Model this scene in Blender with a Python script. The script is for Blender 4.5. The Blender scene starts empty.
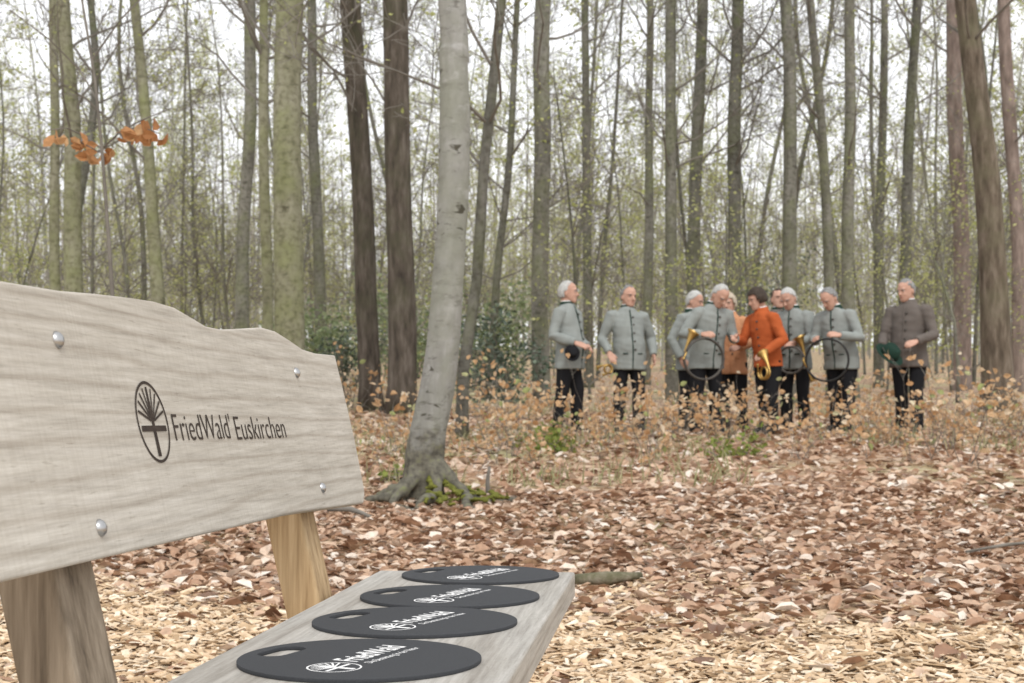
import bpy, bmesh, math, random
import numpy as np
from mathutils import Vector, Matrix, noise
ZOOM=False
PI=math.pi
rng=random.Random(11); nr=np.random.default_rng(5)
S=bpy.context.scene; C=S.collection
F=1422.; CH=.82; HV=420.
def at(u,v,Y): return Vector(((u-512)/F*Y, Y, CH+(HV-v)/F*Y))
def gz(x,y):
    t=max(0.,y-4.)
    b=.053*(math.sqrt(t*t+1)-1)
    k=min(1,max(0,(y-6)/10))
    return b+noise.noise(Vector((x*.13,y*.13,3.3)))*.07*k+noise.noise(Vector((x*.8,y*.8,1.7)))*.03*min(1,max(.15,(y-3)/4))
# ------------------------------------------------------------------ helpers
class MB:
    def __init__(s): s.v=[]; s.f=[]; s.m=[]
    def tube(s,pts,rad,n=8,mi=0,cap=True,sq=None):
        pts=[Vector(p) for p in pts]; b=len(s.v); k=len(pts)
        d0=(pts[1]-pts[0]).normalized()
        a=Vector((0,0,1)) if abs(d0.z)<.9 else Vector((1,0,0))
        x=d0.cross(a).normalized()
        for i,p in enumerate(pts):
            d=(pts[min(i+1,k-1)]-pts[max(i-1,0)]).normalized()
            x=(x-d*x.dot(d)).normalized(); y=d.cross(x)
            r=rad[i]
            for j in range(n):
                an=2*PI*j/n
                s.v.append(tuple(p+x*(r*math.cos(an))+y*(r*math.sin(an))))
        for i in range(k-1):
            for j in range(n):
                j2=(j+1)%n
                s.f.append((b+i*n+j,b+i*n+j2,b+(i+1)*n+j2,b+(i+1)*n+j)); s.m.append(mi)
        if cap:
            s.f.append(tuple(b+j for j in range(n))[::-1]); s.m.append(mi)
            s.f.append(tuple(b+(k-1)*n+j for j in range(n))); s.m.append(mi)
    def loft(s,rings,n=24,mi=0,cap=True,T=None,p=2.0):
        b=len(s.v); k=len(rings)
        for (cx,cy,cz,rx,ry) in rings:
            for j in range(n):
                an=2*PI*j/n; c=math.cos(an); q=math.sin(an)
                v=Vector((cx+rx*math.copysign(abs(c)**(2/p),c),cy+ry*math.copysign(abs(q)**(2/p),q),cz))
                s.v.append(tuple(T(v) if T else v))
        for i in range(k-1):
            for j in range(n):
                j2=(j+1)%n
                s.f.append((b+i*n+j,b+i*n+j2,b+(i+1)*n+j2,b+(i+1)*n+j)); s.m.append(mi)
        if cap:
            s.f.append(tuple(b+j for j in range(n))[::-1]); s.m.append(mi)
            s.f.append(tuple(b+(k-1)*n+j for j in range(n))); s.m.append(mi)
    def ball(s,c,r,T=None,mi=0,n=12,k=7):
        rx,ry,rz=r
        s.loft([(c[0],c[1],c[2]-rz*math.cos(PI*(i+.25)/(k+.5)),rx*math.sin(PI*(i+.25)/(k+.5)),ry*math.sin(PI*(i+.25)/(k+.5))) for i in range(k+1)],n,mi,True,T)
    def box(s,x0,x1,y0,y1,z0,z1,mi=0):
        b=len(s.v)
        for z in (z0,z1):
            for (x,y) in ((x0,y0),(x1,y0),(x1,y1),(x0,y1)): s.v.append((x,y,z))
        for f in ((3,2,1,0),(4,5,6,7),(0,1,5,4),(1,2,6,5),(2,3,7,6),(3,0,4,7)):
            s.f.append(tuple(b+i for i in f)); s.m.append(mi)
    def arr(s,V,Fc,mi=0):
        b=len(s.v); s.v.extend(map(tuple,V.tolist())); fl=(Fc+b).tolist(); s.f.extend(map(tuple,fl)); s.m.extend([mi]*len(fl))
    def mesh(s,mats,smooth=True):
        me=bpy.data.meshes.new('mesh'); me.from_pydata(s.v,[],s.f)
        for m in mats: me.materials.append(m)
        me.polygons.foreach_set('material_index',s.m)
        me.polygons.foreach_set('use_smooth',[smooth]*len(s.f)); me.update()
        return me
def obj(name,me,parent=None):
    o=bpy.data.objects.new(name,me); C.objects.link(o)
    if parent: o.parent=parent
    return o
def tag(o,label=None,cat=None,group=None,kind=None):
    if label: o['label']=label
    if cat: o['category']=cat
    if group: o['group']=group
    if kind: o['kind']=kind
    return o
def empty(name,loc,label,cat,group=None,rz=0,sc=1):
    o=bpy.data.objects.new(name,None); C.objects.link(o); o.location=loc; o.rotation_euler=(0,0,rz); o.scale=(sc,sc,sc)
    o.empty_display_size=.1
    return tag(o,label,cat,group)
def evalmesh(o):
    bpy.context.view_layer.update()
    dg=bpy.context.evaluated_depsgraph_get()
    return bpy.data.meshes.new_from_object(o.evaluated_get(dg))
def bake(o):
    me=evalmesh(o); o.modifiers.clear(); o.data=me
    return o
def remesh(o,vox,sm=4):
    mats=[m for m in o.data.materials]
    m=o.modifiers.new('r','REMESH'); m.mode='VOXEL'; m.voxel_size=vox
    if sm:
        q=o.modifiers.new('s','SMOOTH'); q.iterations=sm; q.factor=.5
    bake(o); me=o.data
    me.materials.clear(); me.materials.append(mats[0])
    me.polygons.foreach_set('material_index',[0]*len(me.polygons))
    me.polygons.foreach_set('use_smooth',[True]*len(me.polygons))
    return o
def displace(me,fn):
    n=len(me.vertices); co=np.empty(n*3); me.vertices.foreach_get('co',co)
    no=np.array([v.vector[:] for v in me.vertex_normals]); co=co.reshape(-1,3)
    d=np.array([fn(Vector(c)) for c in co]); co=co+no*d[:,None]
    me.vertices.foreach_set('co',co.ravel()); me.update()
def bevel(o,w,seg=2):
    b=o.modifiers.new('b','BEVEL'); b.width=w; b.segments=seg; b.limit_method='ANGLE'; b.angle_limit=math.radians(40)
    return o
def leaf_arrays(P,Sz,tilt=.5,asp=.58,curl=.25):
    n=len(P); base=np.array([[0,0,0],[-.5,.3,1],[-.42,.68,1.2],[0,1,.3],[.42,.68,1.2],[.5,.3,1]],float)
    L=np.repeat(base[None],n,0)
    L[:,:,0]*=asp*(.75+.5*nr.random((n,1)))
    L[:,:,2]*=curl*(nr.random((n,1))*1.4-.3)
    L[:,3,2]+=curl*(nr.random(n)-.4)
    L[:,:,1]-=.5
    L*=np.asarray(Sz)[:,None,None]
    a=nr.random(n)*2*PI; tx=nr.normal(0,tilt,n); ty=nr.normal(0,tilt,n)
    def rx(V,t):
        c,s=np.cos(t)[:,None],np.sin(t)[:,None]; y=V[:,:,1]*c-V[:,:,2]*s; z=V[:,:,1]*s+V[:,:,2]*c
        return np.stack([V[:,:,0],y,z],2)
    def ry(V,t):
        c,s=np.cos(t)[:,None],np.sin(t)[:,None]; x=V[:,:,0]*c+V[:,:,2]*s; z=-V[:,:,0]*s+V[:,:,2]*c
        return np.stack([x,V[:,:,1],z],2)
    L=ry(rx(L,tx),ty)
    c,s=np.cos(a)[:,None],np.sin(a)[:,None]
    L=np.stack([L[:,:,0]*c-L[:,:,1]*s,L[:,:,0]*s+L[:,:,1]*c,L[:,:,2]],2)
    V=(L+np.asarray(P)[:,None,:]).reshape(-1,3)
    i=np.arange(n)[:,None]*6
    Fc=np.concatenate([i+np.array([[0,5,4,3]]),i+np.array([[0,3,2,1]])],0)
    return V,Fc
# ------------------------------------------------------------------ materials
def newmat(name,rough=.8,spec=.3):
    m=bpy.data.materials.new(name); m.use_nodes=True; nt=m.node_tree; b=nt.nodes['Principled BSDF']
    b.inputs['Roughness'].default_value=rough; b.inputs['Specular IOR Level'].default_value=spec
    return m,nt,b
def ramp(nt,fac,stops):
    r=nt.nodes.new('ShaderNodeValToRGB'); el=r.color_ramp.elements
    while len(el)<len(stops): el.new(.5)
    for e,(p,c) in zip(el,stops): e.position=p; e.color=(*c,1) if len(c)==3 else c
    nt.links.new(fac,r.inputs[0]); return r.outputs[0]
def coords(nt,scale=(1,1,1),kind='Object'):
    t=nt.nodes.new('ShaderNodeTexCoord'); mp=nt.nodes.new('ShaderNodeMapping'); mp.inputs['Scale'].default_value=scale
    nt.links.new(t.outputs[kind],mp.inputs['Vector']); return mp.outputs[0]
def nz(nt,vec,scale,detail=6,rough=.6,dist=0):
    n=nt.nodes.new('ShaderNodeTexNoise'); n.inputs['Scale'].default_value=scale; n.inputs['Detail'].default_value=detail
    n.inputs['Roughness'].default_value=rough; n.inputs['Distortion'].default_value=dist
    nt.links.new(vec,n.inputs['Vector']); return n.outputs[0]
def mix(nt,a,b,fac,mode='MIX'):
    m=nt.nodes.new('ShaderNodeMix'); m.data_type='RGBA'; m.blend_type=mode
    for s,x in ((m.inputs[0],fac),(m.inputs[6],a),(m.inputs[7],b)):
        if isinstance(x,(int,float)): s.default_value=x
        elif isinstance(x,tuple): s.default_value=(*x,1)
        else: nt.links.new(x,s)
    return m.outputs[2]
def bump(nt,b,h,st,dist=.01):
    n=nt.nodes.new('ShaderNodeBump'); n.inputs['Strength'].default_value=st; n.inputs['Distance'].default_value=dist
    nt.links.new(h,n.inputs['Height']); nt.links.new(n.outputs[0],b.inputs['Normal'])
def vary_(nt,col,vary):
    oi=nt.nodes.new('ShaderNodeObjectInfo'); vv=ramp(nt,oi.outputs['Random'],[(0,(1-vary,)*3),(1,(1,)*3)])
    return mix(nt,col,vv,1.,'MULTIPLY')
def noisemat(name,stops,scale=(1,1,1),ns=8,bst=.3,bd=.01,rough=.8,detail=7,spec=.25,dist=0,vary=0,metal=0,moss=None):
    m,nt,b=newmat(name,rough,spec); v=coords(nt,scale); f=nz(nt,v,ns,detail,.62,dist)
    col=ramp(nt,f,stops)
    if moss:
        g=nz(nt,coords(nt),1.3,6,.65); gm=ramp(nt,g,[(.48,(0,0,0)),(.66,(.7,.7,.7))]); col=mix(nt,col,moss,gm)
    if vary: col=vary_(nt,col,vary)
    nt.links.new(col,b.inputs['Base Color']); b.inputs['Metallic'].default_value=metal
    if bst: bump(nt,b,f,bst,bd)
    return m
def islmat(name,stops,rough=.7,trans=.0,spec=.2):
    m,nt,b=newmat(name,rough,spec); g=nt.nodes.new('ShaderNodeNewGeometry')
    col=ramp(nt,g.outputs['Random Per Island'],stops)
    v=coords(nt); f=nz(nt,v,35,3); k=ramp(nt,f,[(.3,(.7,.7,.7)),(.7,(1.1,1.1,1.1))])
    col=mix(nt,col,k,1.,'MULTIPLY'); nt.links.new(col,b.inputs['Base Color'])
    if trans:
        tr=nt.nodes.new('ShaderNodeBsdfTranslucent'); nt.links.new(col,tr.inputs[0])
        ms=nt.nodes.new('ShaderNodeMixShader'); ms.inputs[0].default_value=trans
        nt.links.new(b.outputs[0],ms.inputs[1]); nt.links.new(tr.outputs[0],ms.inputs[2])
        nt.links.new(ms.outputs[0],nt.nodes['Material Output'].inputs[0])
    return m
M={}
def bark_beech(name,c0,c1,c2,green,vary=.0,base_dark=False,streak=.75,speck=.8):
    m,nt,b=newmat(name,.85,.2); v=coords(nt,(1,1,.28)); v2=coords(nt,(1,1,3.2)); v3=coords(nt)
    f=nz(nt,v,3.2,9,.65,.6); base=ramp(nt,f,[(.3,c0),(.5,c1),(.68,c2)])
    st=nz(nt,v2,6,6,.7,.3); k=ramp(nt,st,[(.36,(.4,.38,.35)),(.45,(1,1,1))]); base=mix(nt,base,k,streak,'MULTIPLY')
    g=nz(nt,v3,1.6,5); gm=ramp(nt,g,[(.45,(0,0,0)),(.65,(1,1,1))]); base=mix(nt,base,green,gm)
    sp=nz(nt,v3,14,4,.6); ks=ramp(nt,sp,[(.36,(.62,.6,.56)),(.5,(1,1,1)),(.68,(1.18,1.18,1.17))]); base=mix(nt,base,ks,speck,'MULTIPLY')
    if base_dark:
        gp=nz(nt,coords(nt,(1,1,.5)),2.6,6,.6,.8); kg=ramp(nt,gp,[(.46,(0,0,0)),(.62,(.8,.8,.8))]); base=mix(nt,base,(.2,.205,.165),kg)
        lp_=nz(nt,coords(nt,(1,1,1.3)),4.5,5,.55,.4); kl=ramp(nt,lp_,[(.62,(0,0,0)),(.7,(.4,.4,.4))]); base=mix(nt,base,(.47,.47,.46),kl)
        sc_=nz(nt,coords(nt,(1,1,2.4)),6.,3,.5,.6); kq=ramp(nt,sc_,[(.31,(.28,.26,.22)),(.36,(1,1,1))]); base=mix(nt,base,kq,1.,'MULTIPLY')
        s=nt.nodes.new('ShaderNodeSeparateXYZ'); nt.links.new(v3,s.inputs[0])
        ad=nt.nodes.new('ShaderNodeMath'); ad.operation='MULTIPLY_ADD'; nt.links.new(nz(nt,v3,7,5),ad.inputs[0]); ad.inputs[1].default_value=-.7; nt.links.new(s.outputs[2],ad.inputs[2])
        kk=ramp(nt,ad.outputs[0],[(0,(.9,.9,.9)),(.16,(0,0,0))]); dk=ramp(nt,nz(nt,v3,22,5),[(.35,(.05,.044,.033)),(.55,(.13,.12,.09)),(.7,(.15,.16,.07))]); base=mix(nt,base,dk,kk)
    if vary: base=vary_(nt,base,vary)
    nt.links.new(base,b.inputs['Base Color']); bump(nt,b,st,.4,.01); return m
M['beech']=bark_beech('beech bark',(.14,.137,.12),(.26,.257,.238),(.38,.377,.355),(.235,.24,.195),0,True,.85,.3)
M['greenbeech']=bark_beech('green beech bark',(.12,.115,.075),(.21,.205,.14),(.29,.28,.21),(.19,.2,.1))
M['greybark']=bark_beech('grey bark',(.1,.095,.077),(.185,.178,.15),(.285,.275,.24),(.175,.185,.105),.42)
M['hazebark']=bark_beech('hazed far bark',(.27,.265,.23),(.37,.36,.32),(.45,.44,.395),(.33,.35,.24),.35)  # bark of distant trees lightened: aerial haze is put into the colour
M['darkbark']=noisemat('dark brown bark',[(.3,(.035,.029,.023)),(.5,(.095,.078,.062)),(.72,(.18,.155,.13))],(1,1,.22),11,1.,.04,.95,vary=.2,moss=(.085,.085,.05))
M['brownbark']=noisemat('brown bark',[(.3,(.05,.038,.027)),(.5,(.125,.098,.072)),(.72,(.23,.19,.15))],(1,1,.22),11,1.,.04,.95,moss=(.14,.13,.08))
M['redbark']=noisemat('reddish pine bark',[(.3,(.12,.09,.077)),(.5,(.22,.17,.145)),(.72,(.33,.265,.23))],(1,1,.25),9,.9,.03,.95)
M['twig']=noisemat('twig bark',[(.3,(.12,.107,.09)),(.7,(.25,.23,.2))],(1,1,1),5,0,vary=.2)
M['hazetwig']=noisemat('hazed far twig bark',[(.3,(.33,.31,.28)),(.7,(.46,.44,.4))],(1,1,1),5,0,vary=.2)  # distance haze painted as a paler colour, for far crowns and far_wood
M['spring']=islmat('fresh spring leaf',[(0,(.34,.38,.12)),(.5,(.49,.52,.2)),(1,(.61,.61,.31))],.6,.5)
M['dry']=islmat('dry tan leaf',[(0,(.5,.28,.13)),(.35,(.66,.44,.25)),(.7,(.75,.57,.38)),(.9,(.81,.7,.54)),(1,(.36,.42,.15))],.7,.4)
M['orangeleaf']=islmat('dry orange leaf',[(0,(.33,.14,.05)),(.6,(.52,.27,.12)),(1,(.63,.4,.21))],.6,.4)
M['holly']=islmat('dark evergreen leaf',[(0,(.045,.07,.045)),(.6,(.085,.12,.08)),(1,(.16,.2,.14))],.4,.1,.4)
M['bushgreen']=islmat('grey green leaf',[(0,(.16,.21,.1)),(.6,(.29,.35,.18)),(1,(.4,.45,.27))],.5,.3,.3)
M['moss']=noisemat('moss',[(.3,(.06,.07,.012)),(.7,(.2,.2,.04))],(1,1,1),40,1,.02,1)
M['weed']=islmat('yellow green plant leaf',[(0,(.15,.21,.04)),(1,(.36,.4,.11))],.6,.35)
M['grassm']=islmat('pale grass blade',[(0,(.24,.25,.11)),(.6,(.42,.41,.22)),(1,(.58,.52,.34))],.6,.3)
M['litter']=islmat('fallen leaf',[(0,(.17,.085,.048)),(.18,(.36,.205,.125)),(.42,(.52,.335,.22)),(.66,(.63,.455,.325)),(.86,(.72,.575,.455)),(1,(.84,.76,.67))],.45,.15,.4)
M['chip']=islmat('wood chip',[(0,(.28,.18,.1)),(.12,(.5,.35,.21)),(.5,(.68,.51,.34)),(.85,(.78,.63,.46)),(1,(.85,.76,.62))],.75)
def woodmat(name,c0,c1,c2,saw=True,g=1.):
    m,nt,b=newmat(name,.72,.25)
    v=coords(nt,(1,.045,1))
    wv=nt.nodes.new('ShaderNodeTexWave'); wv.wave_type='BANDS'; wv.bands_direction='Z'; wv.inputs['Scale'].default_value=8
    wv.inputs['Distortion'].default_value=8; wv.inputs['Detail'].default_value=2.5; wv.inputs['Detail Scale'].default_value=.6
    nt.links.new(coords(nt,(1,.13,1)),wv.inputs['Vector'])
    f=nz(nt,v,90,8,.72,.1); base=ramp(nt,f,[(.28,c0),(.5,c1),(.7,c2)])
    k=ramp(nt,wv.outputs['Fac'],[(0,(.78,.75,.715)),(.12,(.94,.93,.91)),(.45,(1,1,1)),(1,(1.03,1.03,1.02))]); base=mix(nt,base,k,.7*g,'MULTIPLY')
    w=nz(nt,coords(nt,(1,.35,1)),1.6,3,.5); k2=ramp(nt,w,[(.35,(.91,.9,.88)),(.65,(1.03,1.03,1.03))]); base=mix(nt,base,k2,1.,'MULTIPLY')
    sp=nz(nt,coords(nt,(1,.1,1)),170,2,.5); ks=ramp(nt,sp,[(.28,(.5,.47,.42)),(.34,(1,1,1))]); base=mix(nt,base,ks,.35,'MULTIPLY')
    h=f
    if saw:
        s2=nz(nt,coords(nt,(1,1,.05)),120,2,.6); k3=ramp(nt,s2,[(.36,(.91,.9,.88)),(.58,(1.02,1.02,1.02))]); base=mix(nt,base,k3,.55,'MULTIPLY'); h=mix(nt,f,s2,.3)
    nt.links.new(base,b.inputs['Base Color']); bump(nt,b,h,.3,.003); return m
M['oakgrey']=woodmat('weathered grey oak',(.335,.308,.268),(.475,.445,.397),(.59,.563,.515))
M['oakseat']=woodmat('weathered oak seat',(.26,.245,.225),(.39,.375,.35),(.51,.49,.465))
def postmat(name,a,b_,c,d): return noisemat(name,[(.3,a),(.45,b_),(.6,c),(.75,d)],(1,1,.05),55,.5,.006,.75)
M['oakpost']=postmat('weathered oak post',(.09,.068,.047),(.19,.148,.105),(.27,.217,.16),(.37,.31,.24))
M['oakgold']=postmat('golden oak post',(.2,.125,.06),(.38,.26,.14),(.49,.35,.2),(.58,.44,.28))
M['ink']=noisemat('burnt lettering',[(.3,(.03,.022,.018)),(.7,(.06,.045,.035))],(1,1,1),60,.1,.001,.9)
M['steel']=noisemat('bolt steel',[(.3,(.35,.35,.35)),(.7,(.5,.5,.5))],(1,1,1),30,.05,.001,.35,metal=1)
M['felt']=noisemat('charcoal foam',[(.3,(.034,.036,.04)),(.7,(.05,.053,.059))],(1,1,1),300,.12,.001,.75)
M['white']=noisemat('white print',[(.3,(.78,.78,.78)),(.7,(.85,.85,.85))],(1,1,1),50,0)
def cloth(name,c,k=.86,ns=9,b=.2):
    return noisemat(name,[(.3,tuple(x*k for x in c)),(.7,tuple(min(1,x*1.06) for x in c))],(1,1,.5),ns,b,.012,.9,4,.15)
M['loden']=cloth('grey loden cloth',(.255,.275,.262)); M['brownjacket']=cloth('brown grey cloth',(.13,.112,.1))
M['orange']=cloth('rust orange cloth',(.4,.095,.03)); M['salmon']=cloth('peach orange cloth',(.52,.26,.14))
M['black']=cloth('black cloth',(.013,.013,.015)); M['greencloth']=cloth('dark green cloth',(.014,.035,.025))
M['shirt']=cloth('white shirt cloth',(.7,.7,.68),.9); M['leather']=noisemat('black leather',[(.3,(.01,.01,.01)),(.7,(.03,.028,.026))],(1,1,1),30,.2,.004,.5)
M['skin']=noisemat('skin',[(.3,(.42,.235,.17)),(.7,(.54,.33,.25))],(1,1,1),18,.1,.003,.55)
M['lip']=noisemat('lips',[(.3,(.3,.12,.09)),(.7,(.36,.15,.12))],(1,1,1),18,0)
M['eyew']=noisemat('eye white',[(.3,(.36,.3,.27)),(.7,(.44,.38,.35))],(1,1,1),18,0,rough=.3); M['iris']=noisemat('dark iris',[(.3,(.02,.015,.01)),(.7,(.04,.03,.02))],(1,1,1),18,0,rough=.3)
M['hairwhite']=noisemat('white hair',[(.3,(.3,.3,.29)),(.7,(.54,.54,.52))],(1,1,.3),60,.6,.01,.7)
M['hairgrey']=noisemat('grey hair',[(.3,(.12,.12,.12)),(.7,(.3,.3,.29))],(1,1,.3),60,.6,.01,.7)
M['hairdark']=noisemat('dark hair',[(.3,(.02,.014,.01)),(.7,(.06,.042,.03))],(1,1,.3),60,.6,.01,.6)
M['hairblond']=noisemat('pale blond hair',[(.3,(.33,.27,.2)),(.7,(.52,.45,.36))],(1,1,.3),60,.6,.01,.7)
M['brass']=noisemat('brass',[(.3,(.42,.27,.09)),(.7,(.56,.37,.13))],(1,1,1),12,.05,.002,.42,metal=1)
M['button']=noisemat('horn button',[(.3,(.05,.045,.04)),(.7,(.1,.09,.08))],(1,1,1),40,0,rough=.4)
M['log']=noisemat('mossy dead wood',[(.3,(.06,.06,.03)),(.5,(.14,.13,.08)),(.7,(.25,.22,.17))],(1,1,1),14,.8,.02,.95)
# ------------------------------------------------------------------ ground
ys=np.concatenate([np.linspace(-10,24,150),24*1.06**np.arange(1,50)])
xp=np.concatenate([np.linspace(0,12,55),12*1.09**np.arange(1,38)]); xs=np.concatenate([-xp[:0:-1],xp])
V=[(x,y,gz(x,y)) for y in ys for x in xs]; nx=len(xs)
Fc=[(j*nx+i,j*nx+i+1,(j+1)*nx+i+1,(j+1)*nx+i) for j in range(len(ys)-1) for i in range(nx-1)]
me=bpy.data.meshes.new('mesh'); me.from_pydata([tuple(map(float,v)) for v in V],[],Fc)
me.polygons.foreach_set('use_smooth',[True]*len(Fc))
m,nt,b=newmat('forest floor',.9,.15); v=coords(nt)
vo=nt.nodes.new('ShaderNodeTexVoronoi'); vo.inputs['Scale'].default_value=11; nt.links.new(v,vo.inputs['Vector'])
sx=nt.nodes.new('ShaderNodeSeparateXYZ'); nt.links.new(vo.outputs['Color'],sx.inputs[0])
lit=ramp(nt,sx.outputs[0],[(0,(.15,.08,.048)),(.35,(.32,.195,.125)),(.7,(.48,.345,.235)),(1,(.62,.5,.39))])
big=nz(nt,v,.35,5); gm=ramp(nt,big,[(.48,(0,0,0)),(.64,(.65,.65,.65))]); lit=mix(nt,lit,(.33,.34,.17),gm)
vc=nt.nodes.new('ShaderNodeTexVoronoi'); vc.inputs['Scale'].default_value=46; nt.links.new(v,vc.inputs['Vector'])
sc=nt.nodes.new('ShaderNodeSeparateXYZ'); nt.links.new(vc.outputs['Color'],sc.inputs[0])
chp=ramp(nt,sc.outputs[0],[(0,(.26,.18,.11)),(.5,(.52,.385,.25)),(1,(.7,.57,.41))])
sy=nt.nodes.new('ShaderNodeSeparateXYZ'); nt.links.new(v,sy.inputs[0])
ad=nt.nodes.new('ShaderNodeMath'); ad.operation='MULTIPLY_ADD'; nt.links.new(nz(nt,v,1.3,3),ad.inputs[0]); ad.inputs[1].default_value=1.6; nt.links.new(sy.outputs[1],ad.inputs[2])
dv=nt.nodes.new('ShaderNodeMath'); dv.operation='DIVIDE'; nt.links.new(ad.outputs[0],dv.inputs[0]); dv.inputs[1].default_value=10
k=ramp(nt,dv.outputs[0],[(.64,(0,0,0)),(.7,(1,1,1))])
nt.links.new(mix(nt,chp,lit,k),b.inputs['Base Color']); bump(nt,b,vo.outputs['Distance'],.7,.03)
me.materials.append(m); tag(obj('ground',me),kind='structure')
def sheet(n,y0,y1,keep,zoff):
    P=[]
    while len(P)<n:
        y=math.sqrt(rng.uniform(y0*y0,y1*y1)) if y0>5 else rng.uniform(y0,y1)
        w=.37*y+1.6; x=rng.uniform(-w,w)
        if rng.random()<keep(x,y): P.append((x,y,gz(x,y)+zoff*rng.random()))
    return np.array(P)
def edge(x,y): return y+1.1*noise.noise(Vector((x*.8,y*.8,9)))+.5*noise.noise(Vector((x*3,y*3,2)))
P1=sheet(23000,4.3,10.5,lambda x,y:min(1.,max(.035,(edge(x,y)-5.35)/1.1)),.022)
P2=sheet(22000,10,23,lambda x,y:1.,.03)
mb=MB(); V,Fa=leaf_arrays(P1,.042+.07*nr.random(len(P1))**1.3,.26,.6,.24); mb.arr(V,Fa)
V,Fa=leaf_arrays(P2,.065+.065*nr.random(len(P2)),.3,.6,.24); mb.arr(V,Fa)
tag(obj('leaf_litter',mb.mesh([M['litter']],False)),'curled brown fallen leaves carpeting the forest floor','leaves',kind='stuff')
P=sheet(33000,3.2,7.0,lambda x,y:min(1.,max(0.,(6.4-edge(x,y))/1.1)),.02); n=len(P)
bx=np.array([[-1,-1,0],[1,-1,0],[1,1,0],[-1,1,0],[-.9,-.8,1],[.85,-.9,1],[.9,.75,1],[-.8,.9,1]],float)
L=np.repeat(bx[None],n,0); L[:,:,0]*=.5*(.016+.065*nr.random((n,1))**1.7); L[:,:,1]*=.5*(.008+.021*nr.random((n,1))**1.4); L[:,:,2]*=.002+.004*nr.random((n,1))
L[:,:,2]+=L[:,:,0]*nr.normal(0,.22,(n,1))+L[:,:,1]*nr.normal(0,.25,(n,1))
a=nr.random(n)*2*PI; c,s=np.cos(a)[:,None],np.sin(a)[:,None]
L=np.stack([L[:,:,0]*c-L[:,:,1]*s,L[:,:,0]*s+L[:,:,1]*c,L[:,:,2]],2)+P[:,None,:]
i=np.arange(n)[:,None]*8
mb=MB(); mb.arr(L.reshape(-1,3),np.concatenate([i+np.array([q]) for q in ((4,5,6,7),(0,1,5,4),(1,2,6,5),(2,3,7,6),(3,0,4,7))],0))
tag(obj('wood_chips',mb.mesh([M['chip']],False)),'pale wood chips strewn around the bench','wood chips',kind='stuff')
mb=MB()
for k in range(1500):
    y=rng.uniform(10.8,24); x=rng.uniform(-.36*y,.42*y)
    if noise.noise(Vector((x*.5,y*.35,5)))<.05: continue
    z=gz(x,y)
    for q in range(4):
        a=rng.uniform(0,2*PI); h=rng.uniform(.06,.22); px=x+rng.gauss(0,.07); py=y+rng.gauss(0,.07); ln=rng.uniform(.02,.12)
        mb.tube([(px,py,z),(px+ln*.4*math.cos(a),py+ln*.4*math.sin(a),z+h*.6),(px+ln*math.cos(a),py+ln*math.sin(a),z+h)],[.005,.004,.001],3,0,False)
tag(obj('grass',mb.mesh([M['grassm']],False)),'thin pale grass blades scattered between saplings','grass',kind='stuff')
# ------------------------------------------------------------------ bench
BO=Vector((-.4964,2.575,0)); BR=-math.atan2(.1374,1.25)
bench=empty('park_bench',BO,'weathered oak bench with carved backrest standing on wood chips','bench',rz=BR)
BW=Matrix.Translation(BO)@Matrix.Rotation(BR,4,'Z'); TA=-math.radians(12.8)
BB=BW@Matrix.Translation((0,0,.67))@Matrix.Rotation(TA,4,'Y'); BBi=BB.inverted()
cam0=Vector((0,0,CH))
def onboard(u,v):
    d=Vector(((u-512)/F,1,(HV-v)/F)); o=BBi@cam0; q=BBi.to_3x3()@d; t=-o.x/q.x; p=o+q*t; return p.y,p.z
top=[onboard(*p) for p in [(-55,284),(0,280),(30,285),(60,290),(95,293),(130,297),(155,301),(175,307),(192,317),(207,326),(222,329),(245,328),(262,327),(276,331),(290,340),(303,349),(316,353),(335,355)]]
right=[onboard(*p) for p in [(343,388),(355,440),(365,492),(364,503)]]
bot=[onboard(*p) for p in [(300,516),(200,536),(100,556),(0,577)]]
zb=sum(p[1] for p in bot)/4
bot=[(y,zb+.25*(z-zb)) for y,z in bot]
y0=-1.075
tl=[(y0,top[0][1]-.05),(y0+.02,top[0][1]-.012)]
outl=tl+[p for p in top if p[0]>y0+.03]+right+bot+[(y0,zb)]
bm=bmesh.new()
vs=[bm.verts.new((0,y,z)) for y,z in outl]; f=bm.faces.new(vs)
bm.normal_update()
if f.normal.x<0: f.normal_flip()
r=bmesh.ops.extrude_face_region(bm,geom=[f])
for e in r['geom']:
    if isinstance(e,bmesh.types.BMVert): e.co.x-=.045
bmesh.ops.recalc_face_normals(bm,faces=bm.faces)
me=bpy.data.meshes.new('mesh'); bm.to_mesh(me); bm.free(); me.materials.append(M['oakgrey'])
back=obj('backrest',me,bench); back.location=(0,0,.67); back.rotation_euler=(0,TA,0); bevel(back,.005,3); bake(back)
for u,v in ((57,340),(100,528),(296,373),(322,488)):
    y,z=onboard(u,v); mb=MB()
    mb.loft([(0,0,-.006,.0125,.0125),(0,0,.002,.0125,.0125),(0,0,.0065,.009,.009),(0,0,.009,.004,.004)],16)
    o=obj('bolt',mb.mesh([M['steel']]),back); o.location=(0,y,z); o.rotation_euler=(0,PI/2,0)
def text_mesh(s,off=.0):
    cu=bpy.data.curves.new('t','FONT'); cu.body=s; cu.size=1; cu.offset=off; cu.resolution_u=6
    o=bpy.data.objects.new('t',cu); C.objects.link(o); me=evalmesh(o); bpy.data.objects.remove(o); return me
def ext(me):
    a=np.array([v.co[:] for v in me.vertices]); return a.min(0),a.max(0)
MY=Matrix(((0,0,1,0),(1,0,0,0),(0,1,0,0),(0,0,0,1)))
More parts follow.
